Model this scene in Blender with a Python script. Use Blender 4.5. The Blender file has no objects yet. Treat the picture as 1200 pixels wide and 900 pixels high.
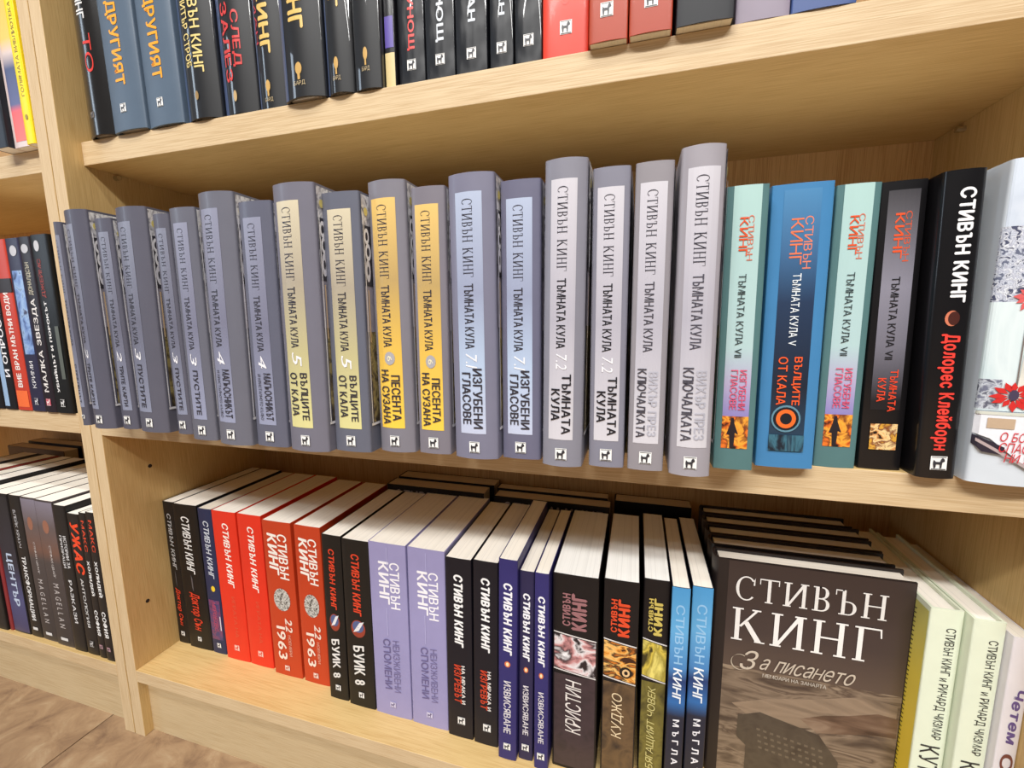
import bpy, math, random
from mathutils import Matrix, Vector

C = bpy.context.scene.collection
R = random.Random(7)

# ------------------------------------------------------------------ camera
cam_d = bpy.data.cameras.new('camera'); cam = bpy.data.objects.new('camera', cam_d); C.objects.link(cam)
cam_d.sensor_width = 36; cam_d.lens = 506.78 * 36 / 1200; cam_d.clip_start = 0.02
RT = ((0.960842, 0.276958, -0.008737), (-0.030112, 0.135708, 0.990291), (-0.275455, 0.951251, -0.138734))
cam.matrix_world = Matrix(((RT[0][0], RT[1][0], -RT[2][0], 0.64931), (RT[0][1], RT[1][1], -RT[2][1], -0.35848),
                           (RT[0][2], RT[1][2], -RT[2][2], 0.13229), (0, 0, 0, 1)))
bpy.context.scene.camera = cam

# ------------------------------------------------------------------ world, lamps, exposure
w = bpy.data.worlds.new('world'); bpy.context.scene.world = w; w.use_nodes = True
w.node_tree.nodes['Background'].inputs[0].default_value = (1.0, 0.98, 0.96, 1)
w.node_tree.nodes['Background'].inputs[1].default_value = 0.07
def strip(y, x, z, e, sx, sy):
    d = bpy.data.lights.new('ceiling_strip', 'AREA'); d.shape = 'RECTANGLE'; d.size = sx; d.size_y = sy
    d.energy = e; d.color = (1.0, 0.985, 0.96)
    o = bpy.data.objects.new('ceiling_strip_light', d); C.objects.link(o); o.location = (x, y, z)
    o['label'] = 'long white ceiling strip light above the shop aisle'; o['category'] = 'light'
    o['group'] = 'ceiling strip lights'
    return o
strip(-1.92, 0.75, 2.05, 104, 2.8, 0.22)
strip(-1.0, 0.75, 2.05, 22, 2.8, 0.12)
strip(-2.3, 0.75, 2.05, 14, 2.8, 0.05)
def added_panel(x, y, z, rz, e, sx, sy):  # unseen cool panel, added to put bluish streaks on the rounded glossy spines
    d = bpy.data.lights.new('added_streak_panel', 'AREA'); d.shape = 'RECTANGLE'; d.size = sx; d.size_y = sy; d.energy = e; d.color = (0.72, 0.85, 1.0)
    o = bpy.data.objects.new('added_streak_light', d); C.objects.link(o); o.location = (x, y, z); o.rotation_euler = (math.pi / 2, 0, rz)
    o['label'] = 'unseen cool light panel far to the left, added for streaks on glossy spines'; o['category'] = 'light'
added_panel(-3.6, -2.2, 1.5, math.radians(-62), 20, 0.6, 2.4)
vs = bpy.context.scene.view_settings
vs.view_transform = 'Standard'; vs.look = 'None'; vs.gamma = 1; vs.use_curve_mapping = False
vs.exposure = 0.38

# ------------------------------------------------------------------ materials
def lin(c):
    return tuple(((v / 255) / 12.92 if v / 255 <= 0.04045 else ((v / 255 + 0.055) / 1.055) ** 2.4) for v in c) + (1,)
MC = {}
def base(name):
    m = bpy.data.materials.new(name); m.use_nodes = True
    nt = m.node_tree; return m, nt, nt.nodes['Principled BSDF']
def cover(c, rough=0.38, bump=0.0, var=0.06, coat=0.0):
    """printed cover stock: near-flat colour with faint mottling; bump = wavy laminate"""
    k = ('c', c, rough, bump, coat)
    if k in MC: return MC[k]
    if max(c) < 64: c = tuple(v * 0.66 for v in c)   # near-black stocks
    m, nt, b = base('printed_cover')
    tc = nt.nodes.new('ShaderNodeTexCoord'); n = nt.nodes.new('ShaderNodeTexNoise')
    n.inputs['Scale'].default_value = 60; n.inputs['Detail'].default_value = 4
    nt.links.new(tc.outputs['Object'], n.inputs['Vector'])
    r = nt.nodes.new('ShaderNodeValToRGB'); a = lin(c)
    r.color_ramp.elements[0].color = tuple(v * (1 - var) for v in a[:3]) + (1,)
    r.color_ramp.elements[1].color = tuple(min(1, v * (1 + var) + 0.002) for v in a[:3]) + (1,)
    nt.links.new(n.outputs['Fac'], r.inputs['Fac']); nt.links.new(r.outputs['Color'], b.inputs['Base Color'])
    b.inputs['Roughness'].default_value = rough; b.inputs['Specular IOR Level'].default_value = 0.35
    if coat: b.inputs['Coat Weight'].default_value = coat; b.inputs['Coat Roughness'].default_value = 0.03 if coat >= .6 else 0.1
    if bump:
        n2 = nt.nodes.new('ShaderNodeTexNoise'); n2.inputs['Scale'].default_value = 90 if bump >= .45 else 22; n2.inputs['Detail'].default_value = 1
        mp = nt.nodes.new('ShaderNodeMapping'); mp.inputs['Scale'].default_value = (1, 1, 0.35)
        nt.links.new(tc.outputs['Object'], mp.inputs['Vector']); nt.links.new(mp.outputs['Vector'], n2.inputs['Vector'])
        bp = nt.nodes.new('ShaderNodeBump'); bp.inputs['Strength'].default_value = bump; bp.inputs['Distance'].default_value = 0.004
        nt.links.new(n2.outputs['Fac'], bp.inputs['Height']); nt.links.new(bp.outputs['Normal'], b.inputs['Normal'])
    MC[k] = m; return m
def ink(c, rough=0.4, metal=0.0):
    k = ('i', c, rough, metal)
    if k in MC: return MC[k]
    m, nt, b = base('printed_ink'); tc = nt.nodes.new('ShaderNodeTexCoord'); n = nt.nodes.new('ShaderNodeTexNoise')
    n.inputs['Scale'].default_value = 300; nt.links.new(tc.outputs['Object'], n.inputs['Vector'])
    r = nt.nodes.new('ShaderNodeValToRGB'); a = lin(c)
    r.color_ramp.elements[0].color = tuple(v * 0.9 for v in a[:3]) + (1,); r.color_ramp.elements[1].color = a
    r.color_ramp.elements[1].position = 0.55
    nt.links.new(n.outputs['Fac'], r.inputs['Fac']); nt.links.new(r.outputs['Color'], b.inputs['Base Color'])
    b.inputs['Roughness'].default_value = rough; b.inputs['Metallic'].default_value = metal
    MC[k] = m; return m
def grad(stops, h, rough=0.4):
    """printed vertical blend: stops = ((t from top, colour), ...) over book height h"""
    k = ('g', stops, round(h, 3), rough)
    if k in MC: return MC[k]
    m, nt, b = base('printed_blend'); tc = nt.nodes.new('ShaderNodeTexCoord'); sx = nt.nodes.new('ShaderNodeSeparateXYZ')
    nt.links.new(tc.outputs['Object'], sx.inputs[0]); mr = nt.nodes.new('ShaderNodeMapRange')
    mr.inputs['From Min'].default_value = h; mr.inputs['From Max'].default_value = 0
    nt.links.new(sx.outputs['Z'], mr.inputs['Value']); r = nt.nodes.new('ShaderNodeValToRGB')
    e = r.color_ramp.elements
    while len(e) < len(stops): e.new(0.5)
    for q, (t, c) in zip(list(e), stops): q.position = t; q.color = lin(c)
    nt.links.new(mr.outputs[0], r.inputs['Fac']); nt.links.new(r.outputs['Color'], b.inputs['Base Color'])
    b.inputs['Roughness'].default_value = rough
    MC[k] = m; return m
def pic(cols, scale=120, stretch=(1, 1, 1), rough=0.35, lo=0.3, hi=0.7, dist=0.6):
    """printed picture: distorted noise through a ramp of colours"""
    k = ('p', cols, scale, stretch, rough, lo, hi, dist)
    if k in MC: return MC[k]
    m, nt, b = base('printed_picture'); tc = nt.nodes.new('ShaderNodeTexCoord'); mp = nt.nodes.new('ShaderNodeMapping')
    mp.inputs['Scale'].default_value = stretch; n = nt.nodes.new('ShaderNodeTexNoise')
    n.inputs['Scale'].default_value = scale; n.inputs['Detail'].default_value = 5; n.inputs['Distortion'].default_value = dist
    nt.links.new(tc.outputs['Object'], mp.inputs['Vector']); nt.links.new(mp.outputs['Vector'], n.inputs['Vector'])
    r = nt.nodes.new('ShaderNodeValToRGB'); e = r.color_ramp.elements
    while len(e) < len(cols): e.new(0.5)
    for i, (q, c) in enumerate(zip(list(e), cols)): q.position = lo + (hi - lo) * i / (len(cols) - 1); q.color = lin(c)
    nt.links.new(n.outputs['Fac'], r.inputs['Fac']); nt.links.new(r.outputs['Color'], b.inputs['Base Color'])
    b.inputs['Roughness'].default_value = rough
    MC[k] = m; return m
def paper(c):
    k = ('pp', c)
    if k in MC: return MC[k]
    m, nt, b = base('page_paper'); tc = nt.nodes.new('ShaderNodeTexCoord'); mp = nt.nodes.new('ShaderNodeMapping')
    mp.inputs['Scale'].default_value = (900, 2.5, 2.5); n = nt.nodes.new('ShaderNodeTexNoise')
    n.inputs['Scale'].default_value = 1.0; n.inputs['Detail'].default_value = 3
    nt.links.new(tc.outputs['Object'], mp.inputs['Vector']); nt.links.new(mp.outputs['Vector'], n.inputs['Vector'])
    r = nt.nodes.new('ShaderNodeValToRGB'); a = lin(c)
    r.color_ramp.elements[0].position = 0.28; r.color_ramp.elements[0].color = tuple(v * 0.86 for v in a[:3]) + (1,)
    r.color_ramp.elements[1].position = 0.5; r.color_ramp.elements[1].color = a
    nt.links.new(n.outputs['Fac'], r.inputs['Fac']); nt.links.new(r.outputs['Color'], b.inputs['Base Color'])
    b.inputs['Roughness'].default_value = 0.9
    MC[k] = m; return m
def wood(axis, light, dark, seed):
    k = ('w', axis, light, dark, seed)
    if k in MC: return MC[k]
    m, nt, b = base('oak_veneer'); tc = nt.nodes.new('ShaderNodeTexCoord'); L = nt.links.new
    def noise(s, sc, det, dis=0.0):
        mp = nt.nodes.new('ShaderNodeMapping'); mp.inputs['Scale'].default_value = s; mp.inputs['Location'].default_value = (seed * 3.1, seed * 1.7, seed)
        n = nt.nodes.new('ShaderNodeTexNoise'); n.inputs['Scale'].default_value = sc; n.inputs['Detail'].default_value = det
        n.inputs['Distortion'].default_value = dis
        L(tc.outputs['Object'], mp.inputs['Vector']); L(mp.outputs['Vector'], n.inputs['Vector']); return n
    st = {'x': (0.02, 1, 1), 'z': (1, 1, 0.02), 'y': (1, 0.02, 1)}[axis]
    st2 = {'x': (0.10, 1, 1), 'z': (1, 1, 0.10), 'y': (1, 0.1, 1)}[axis]
    n1 = noise(st, 1300, 4, 0.05); n2 = noise(st2, 26, 3, 0.9)
    mx = nt.nodes.new('ShaderNodeMath'); mx.operation = 'MULTIPLY_ADD'; mx.inputs[1].default_value = 0.74
    ad = nt.nodes.new('ShaderNodeMath'); ad.operation = 'MULTIPLY'; ad.inputs[1].default_value = 0.26
    L(n2.outputs['Fac'], ad.inputs[0]); L(n1.outputs['Fac'], mx.inputs[0]); L(ad.outputs[0], mx.inputs[2])
    r = nt.nodes.new('ShaderNodeValToRGB'); e = r.color_ramp.elements
    e[0].position = 0.36; e[0].color = lin(dark); e[1].position = 0.56; e[1].color = lin(light)
    L(mx.outputs[0], r.inputs['Fac']); L(r.outputs['Color'], b.inputs['Base Color'])
    b.inputs['Roughness'].default_value = 0.55
    bp = nt.nodes.new('ShaderNodeBump'); bp.inputs['Strength'].default_value = 0.25; bp.inputs['Distance'].default_value = 0.0006
    L(n1.outputs['Fac'], bp.inputs['Height']); L(bp.outputs['Normal'], b.inputs['Normal'])
    MC[k] = m; return m
OAK_L, OAK_D = (212, 180, 122), (193, 157, 98)
EDGE_L, EDGE_D = (212, 188, 150), (192, 163, 122)
def stone(seed):
    m, nt, b = base('stone_tile'); tc = nt.nodes.new('ShaderNodeTexCoord'); L = nt.links.new
    mp = nt.nodes.new('ShaderNodeMapping'); mp.inputs['Location'].default_value = (seed, seed * 2, 0)
    L(tc.outputs['Object'], mp.inputs['Vector'])
    n = nt.nodes.new('ShaderNodeTexNoise'); n.inputs['Scale'].default_value = 24; n.inputs['Detail'].default_value = 10
    n.inputs['Distortion'].default_value = 0.7; n.inputs['Roughness'].default_value = 0.68
    L(mp.outputs['Vector'], n.inputs['Vector']); r = nt.nodes.new('ShaderNodeValToRGB'); e = r.color_ramp.elements
    e.new(0.5); e.new(0.6)
    for q, (p, c) in zip(list(e), ((0.30, (118, 92, 72)), (0.46, (146, 118, 90)), (0.56, (158, 130, 100)), (0.72, (176, 154, 124)))):
        q.position = p; q.color = lin(c)
    L(n.outputs['Fac'], r.inputs['Fac']); L(r.outputs['Color'], b.inputs['Base Color']); b.inputs['Roughness'].default_value = 0.42
    bp = nt.nodes.new('ShaderNodeBump'); bp.inputs['Strength'].default_value = 0.15; bp.inputs['Distance'].default_value = 0.002
    L(n.outputs['Fac'], bp.inputs['Height']); L(bp.outputs['Normal'], b.inputs['Normal'])
    return m

# ------------------------------------------------------------------ mesh helpers
def link(name, me, mats, parent=None, loc=(0, 0, 0)):
    o = bpy.data.objects.new(name, me)
    for m in (mats if isinstance(mats, (list, tuple)) else [mats]):
        if len(me.materials) < (len(mats) if isinstance(mats, (list, tuple)) else 1): me.materials.append(m)
    C.objects.link(o); o.parent = parent; o.location = loc; return o
def mesh(verts, faces, smooth=False):
    me = bpy.data.meshes.new('mesh'); me.from_pydata(verts, [], faces); me.update()
    if smooth:
        for p in me.polygons: p.use_smooth = True
    return me
def box(x0, x1, y0, y1, z0, z1, bev=0.0):
    import bmesh
    bm = bmesh.new(); bmesh.ops.create_cube(bm, size=1)
    bmesh.ops.scale(bm, vec=(x1 - x0, y1 - y0, z1 - z0), verts=bm.verts)
    bmesh.ops.translate(bm, vec=((x0 + x1) / 2, (y0 + y1) / 2, (z0 + z1) / 2), verts=bm.verts)
    if bev: bmesh.ops.bevel(bm, geom=bm.edges[:], offset=bev, segments=2, affect='EDGES', profile=0.5)
    me = bpy.data.meshes.new('mesh'); bm.to_mesh(me); bm.free(); return me
def empty(name, loc, label, cat, group=None, rz=0, ry=0):
    o = bpy.data.objects.new(name, None); C.objects.link(o); o.location = loc; o.rotation_euler = (0, ry, rz)
    o.empty_display_size = 0.02; o['label'] = label; o['category'] = cat
    if group: o['group'] = group
    return o

# ------------------------------------------------------------------ structure
ZF = -0.4235; ZT0, ZT1 = 0.32, 0.346; ZM1 = 0.0256; ZB0, ZB1 = -0.3397, -0.3228
fl = link('floor', box(-2.6, 3.2, -4.2, 0.5, ZF - 0.06, ZF - 0.008), ink((120, 100, 84), 0.8)); fl['kind'] = 'structure'
T = 0.45
for i in range(-4, 6):
    for j in range(0, 9):
        x0 = -0.064 + i * T; y1 = 0.34 - j * T
        if j > 4 and (i < -2 or i > 3): continue
        link('floor_tile', box(x0 + 0.0009, x0 + T - 0.0009, y1 - T + 0.0009, y1 - 0.0009, ZF - 0.009, ZF, 0.0006), stone(R.uniform(0, 50)), fl)
wl = link('wall_back', box(-2.6, 3.2, 0.42, 0.5, ZF, 2.2), ink((214, 206, 194), 0.9)); wl['kind'] = 'structure'

def bookcase(x0, x1, label, seed, kick_y):
    """x0..x1 outer faces; parts are the boards"""
    b = empty('bookcase', ((x0 + x1) / 2, 0, ZF), label, 'bookcase', 'oak bookcases standing side by side')
    def part(n, me, m):
        if isinstance(m, list):   # edge banding on the front edge, laminate elsewhere
            me.materials.append(m[0]); me.materials.append(m[1])
            for p in me.polygons:
                if p.normal.y < -0.5: p.material_index = 1
        o = link(n, me, m, b); o.matrix_parent_inverse = Matrix.Translation(b.location).inverted(); return o
    tk = 0.018; xi0, xi1 = x0 + tk, x1 - tk
    part('side_panel', box(x0, xi0, 0, 0.26, ZF, 0.72, 0.0006), [wood('z', OAK_L, OAK_D, seed), wood('z', EDGE_L, EDGE_D, seed)])
    part('side_panel', box(xi1, x1, 0, 0.26, ZF, 0.72, 0.0006), [wood('z', OAK_L, OAK_D, seed + 1), wood('z', EDGE_L, EDGE_D, seed + 1)])
    part('shelf', box(xi0, xi1, 0.0205, 0.235, ZT0, ZT1, 0.0005), [wood('x', OAK_L, OAK_D, seed + 2), wood('x', EDGE_L, EDGE_D, seed + 2)])
    part('shelf', box(xi0, xi1, 0.0, 0.235, 0.0, ZM1, 0.0005), [wood('x', OAK_L, OAK_D, seed + 3), wood('x', EDGE_L, EDGE_D, seed + 3)])
    part('shelf', box(xi0, xi1, 0.0, 0.26, ZB0, ZB1, 0.0005), [wood('x', OAK_L, OAK_D, seed + 4), wood('x', EDGE_L, EDGE_D, seed + 4)])
    part('top_panel', box(xi0, xi1, 0.0, 0.26, 0.695, 0.72, 0.0005), [wood('x', OAK_L, OAK_D, seed + 5), wood('x', EDGE_L, EDGE_D, seed + 5)])
    part('kickboard', box(xi0, xi1, kick_y, kick_y + 0.018, ZF, ZB0 - 0.0012), wood('x', (200, 178, 140), (182, 156, 116), seed + 6))
    part('back_panel', box(xi0, xi1, 0.235, 0.26, ZB1, 0.695), wood('z', (206, 168, 116), (180, 138, 86), seed + 7))
    return b, part
import bmesh
def disc_mesh(p, n, r, t):
    """short cylinder at p along axis n"""
    bm = bmesh.new(); bmesh.ops.create_cone(bm, cap_ends=True, segments=16, radius1=r, radius2=r * 0.9, depth=t)
    q = Vector((0, 0, 1)).rotation_difference(Vector(n)).to_matrix().to_4x4()
    bmesh.ops.transform(bm, matrix=Matrix.Translation(p) @ q, verts=bm.verts)
    me = bpy.data.meshes.new('mesh'); bm.to_mesh(me); bm.free(); return me
bc, part = bookcase(0.0004, 0.963, 'light oak bookcase filling most of the photo, three shelves of books in view', 3, 0.0115)
metal = ink((214, 210, 200), 0.25, 1.0); hole = ink((42, 26, 16), 0.9)
for x, n, y, z in ((0.0215, (1, 0, 0), 0.052, 0.3155), (0.9415, (-1, 0, 0), 0.19, 0.3135), (0.0215, (1, 0, 0), 0.205, 0.3155), (0.9415, (-1, 0, 0), 0.06, 0.3155)):
    p = part('shelf_pin', disc_mesh((x, y, z), n, 0.003, 0.007), metal); p['label'] = 'small steel pin under the top shelf'
for y, z in ((0.049, -0.055), (0.0247, -0.2378), (0.205, -0.055), (0.205, -0.2378)):
    part('pin_hole', disc_mesh((0.0186, y, z), (1, 0, 0), 0.0026, 0.0006), hole)
bl, _ = bookcase(-0.99, -0.0012, 'light oak bookcase cut by the left edge of the photo', 30, 0.0125)

# ------------------------------------------------------------------ lettering
TXT = {}
GLY = {}
def glyph(ch):
    """one sans capital or letter as flat mesh, left edge at x = 0"""
    if ch in GLY: return GLY[ch]
    if ch == 'н':
        v, f, w_ = glyph('Н'); GLY[ch] = ([(a * .8, b * .73) for a, b in v], f, w_ * .8); return GLY[ch]
    if ch == 'Ъ':
        t = 0.085; v, f = [], []
        def q(*p): k = len(v); v.extend(p); f.append(tuple(range(k, k + len(p))))
        q((0, .65), (.15, .65), (.15, .729), (0, .729)); q((.15, 0), (.15 + t, 0), (.15 + t, .729), (.15, .729))
        q((.15 + t, .37), (.36, .37), (.36, .44), (.15 + t, .44)); q((.15 + t, 0), (.36, 0), (.36, .07), (.15 + t, .07))
        p = None
        for i in range(9):
            a = math.radians(-90 + 22.5 * i); c, d = math.cos(a), math.sin(a)
            n = ((.36 + .2 * c, .22 + .22 * d), (.36 + (.2 - t) * c, .22 + .15 * d))
            if p: q(p[0], n[0], n[1], p[1])
            p = n
        GLY[ch] = (v, f, .56); return GLY[ch]
    cu = bpy.data.curves.new('lettering', 'FONT'); cu.body = ch; cu.resolution_u = 2
    o = bpy.data.objects.new('tmp', cu); C.objects.link(o); bpy.context.view_layer.update()
    me = bpy.data.meshes.new_from_object(o.evaluated_get(bpy.context.evaluated_depsgraph_get()))
    v = [(a.co.x, a.co.y) for a in me.vertices]; f = [tuple(p.vertices) for p in me.polygons]
    bpy.data.objects.remove(o); bpy.data.curves.remove(cu); bpy.data.meshes.remove(me)
    x0 = min(a for a, b in v); x1 = max(a for a, b in v)
    GLY[ch] = ([(a - x0, b) for a, b in v], f, x1 - x0); return GLY[ch]
def sans(s, bold=0.0, shear=0.0):
    k = (s, bold, shear)
    if k in TXT: return TXT[k]
    v, f, x = [], [], 0.0
    for ch in s:
        if ch == ' ': x += 0.34; continue
        gv, gf, gw = glyph(ch); n = len(v)
        v += [(a + x + b * shear, b, 0) for a, b in gv]; f += [tuple(i + n for i in q) for q in gf]
        x += gw + (0.05 if ch in 'ТАГУЛД' else 0.09) + bold * 2
    if bold > 0:
        v0, f0, v, f = v, f, [], []
        for l, (dx, dy) in enumerate(((-1, 0), (1, 0), (0, .7), (0, -.7))):
            n = len(v); v += [(a + dx * bold, b + dy * bold, l) for a, b, _ in v0]; f += [tuple(i + n for i in q) for q in f0]
    x0, x1 = min(q[0] for q in v), max(q[0] for q in v); y0, y1 = min(q[1] for q in v), max(q[1] for q in v)
    TXT[k] = ([((a - x0) / (x1 - x0), (b - y0) / (y1 - y0), l) for a, b, l in v], f); return TXT[k]
def quadstrip(pts, wd):
    """polyline ribbon with per-point width (dx, dy offsets)"""
    v, f = [], []
    for (x, y), (ox, oy) in zip(pts, wd): v += [(x - ox, y - oy), (x + ox, y + oy)]
    for i in range(len(pts) - 1): f.append((2 * i, 2 * i + 1, 2 * i + 3, 2 * i + 2))
    return v, f
def serif_glyph(ch):
    """drawn serif capitals: thick stems, thin joins, slab serifs. returns list of polygons and width"""
    P = []; tk, th, sf = 0.13, 0.045, 0.09
    def rect(a, b, c, d): P.append([(a, c), (b, c), (b, d), (a, d)])
    def stem(x, y0=0, y1=1, t=tk, s0=True, s1=True):
        rect(x, x + t, y0, y1)
        if s0: rect(x - sf, x + t + sf, y0, y0 + 0.045)
        if s1: rect(x - sf, x + t + sf, y1 - 0.045, y1)
    def arc(cx, cy, rx, ry, a0, a1, t0, t1, n=12):
        pr = None
        for i in range(n + 1):
            a = math.radians(a0 + (a1 - a0) * i / n); c, s = math.cos(a), math.sin(a)
            t = t1 + (t0 - t1) * abs(c)
            o = (cx + rx * c, cy + ry * s); q = (cx + (rx - t) * c, cy + (ry - min(t, th * 1.2)) * s)
            if pr: P.append([pr[0], o, q, pr[1]])
            pr = (o, q)
    wd = 0.8
    if ch == 'С': arc(0.42, 0.5, 0.42, 0.52, 42, 318, tk, th, 20); P.append([(0.70, 0.66), (0.76, 0.66), (0.76, 0.98), (0.71, 0.86)]); wd = 0.78
    elif ch == 'Т': stem(0.32, s1=False); rect(0, 0.77, 0.95, 1); rect(0, 0.035, 0.76, 1); rect(0.735, 0.77, 0.76, 1); wd = 0.77
    elif ch == 'И': stem(0.09); stem(0.72); P.append([(0.13, 0.0), (0.22, 0.0), (0.80, 0.93), (0.80, 1.0), (0.72, 1.0), (0.20, 0.14)]); wd = 0.94
    elif ch == 'В': stem(0.09); arc(0.34, 0.755, 0.25, 0.245, -90, 90, tk, th, 10); arc(0.34, 0.27, 0.30, 0.27, -90, 90, tk, th, 10); rect(0.2, 0.36, 0.955, 1); rect(0.2, 0.36, 0.49, 0.54); rect(0.2, 0.36, 0, 0.045); wd = 0.66
    elif ch == 'Ъ': stem(0.24, s1=False); arc(0.5, 0.28, 0.29, 0.28, -90, 90, tk, th, 10); rect(0.35, 0.52, 0.515, 0.56); rect(0.35, 0.52, 0, 0.045); rect(0, 0.3, 0.955, 1); rect(0, 0.035, 0.78, 1); wd = 0.8
    elif ch == 'Н': stem(0.09); stem(0.68); rect(0.2, 0.7, 0.48, 0.53); wd = 0.9
    elif ch == 'К': stem(0.09); P.append([(0.2, 0.44), (0.27, 0.42), (0.72, 0.96), (0.64, 0.96)]); P.append([(0.34, 0.55), (0.46, 0.62), (0.88, 0.0), (0.70, 0.0)]); rect(0.55, 0.8, 0.955, 1); rect(0.66, 0.95, 0, 0.04); wd = 0.92
    elif ch == 'Г': stem(0.09); rect(0.2, 0.66, 0.955, 1); P.append([(0.62, 0.955), (0.66, 1.0), (0.68, 0.74), (0.645, 0.74)]); wd = 0.66
    elif ch == ' ': wd = 0.4
    return P, wd
def serif(s):
    k = ('serif', s)
    if k in TXT: return TXT[k]
    v, f, x = [], [], 0
    for ch in s:
        P, wd = serif_glyph(ch)
        for p in P:
            b = len(v); v += [(a + x, c, len(f) % 7) for a, c in p]; f.append(tuple(range(b, b + len(p))))
        x += wd + 0.17
    x0, x1 = min(q[0] for q in v), max(q[0] for q in v)
    TXT[k] = ([((a - x0) / (x1 - x0), (b + 0.02) / 1.04, l) for a, b, l in v], f); return TXT[k]
def disc2(n=20, ring=0.0):
    v, f = [], []
    if ring:
        for i in range(n):
            a = 2 * math.pi * i / n; v += [(0.5 + 0.5 * math.cos(a), 0.5 + 0.5 * math.sin(a)), (0.5 + (0.5 - ring) * math.cos(a), 0.5 + (0.5 - ring) * math.sin(a))]
        for i in range(n): j = (i + 1) % n; f.append((2 * i, 2 * j, 2 * j + 1, 2 * i + 1))
    else:
        v = [(0.5 + 0.5 * math.cos(2 * math.pi * i / n), 0.5 + 0.5 * math.sin(2 * math.pi * i / n)) for i in range(n)] + [(0.5, 0.5)]
        f = [(i, (i + 1) % n, n) for i in range(n)]
    return v, f
def star2(n=9, inner=0.3):
    v = [(0.5, 0.5)]; f = []
    for i in range(n):
        a = 2 * math.pi * (i + R.uniform(-.15, .15)) / n; r = R.uniform(0.36, 0.5); b = 0.28
        k = len(v)
        v += [(0.5 + 0.10 * math.cos(a), 0.5 + 0.10 * math.sin(a)), (0.5 + r * .65 * math.cos(a - b), 0.5 + r * .65 * math.sin(a - b)),
              (0.5 + r * math.cos(a), 0.5 + r * math.sin(a)), (0.5 + r * .65 * math.cos(a + b), 0.5 + r * .65 * math.sin(a + b))]
        f.append((k, k + 1, k + 2, k + 3))
    return v, f
GOAT = [(.2, .14), (.3, .14), (.33, .42), (.55, .42), (.57, .14), (.67, .14), (.7, .56), (.86, .64), (.82, .8), (.7, .9), (.6, .78), (.56, .6), (.3, .6), (.18, .74), (.14, .5)]

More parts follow.
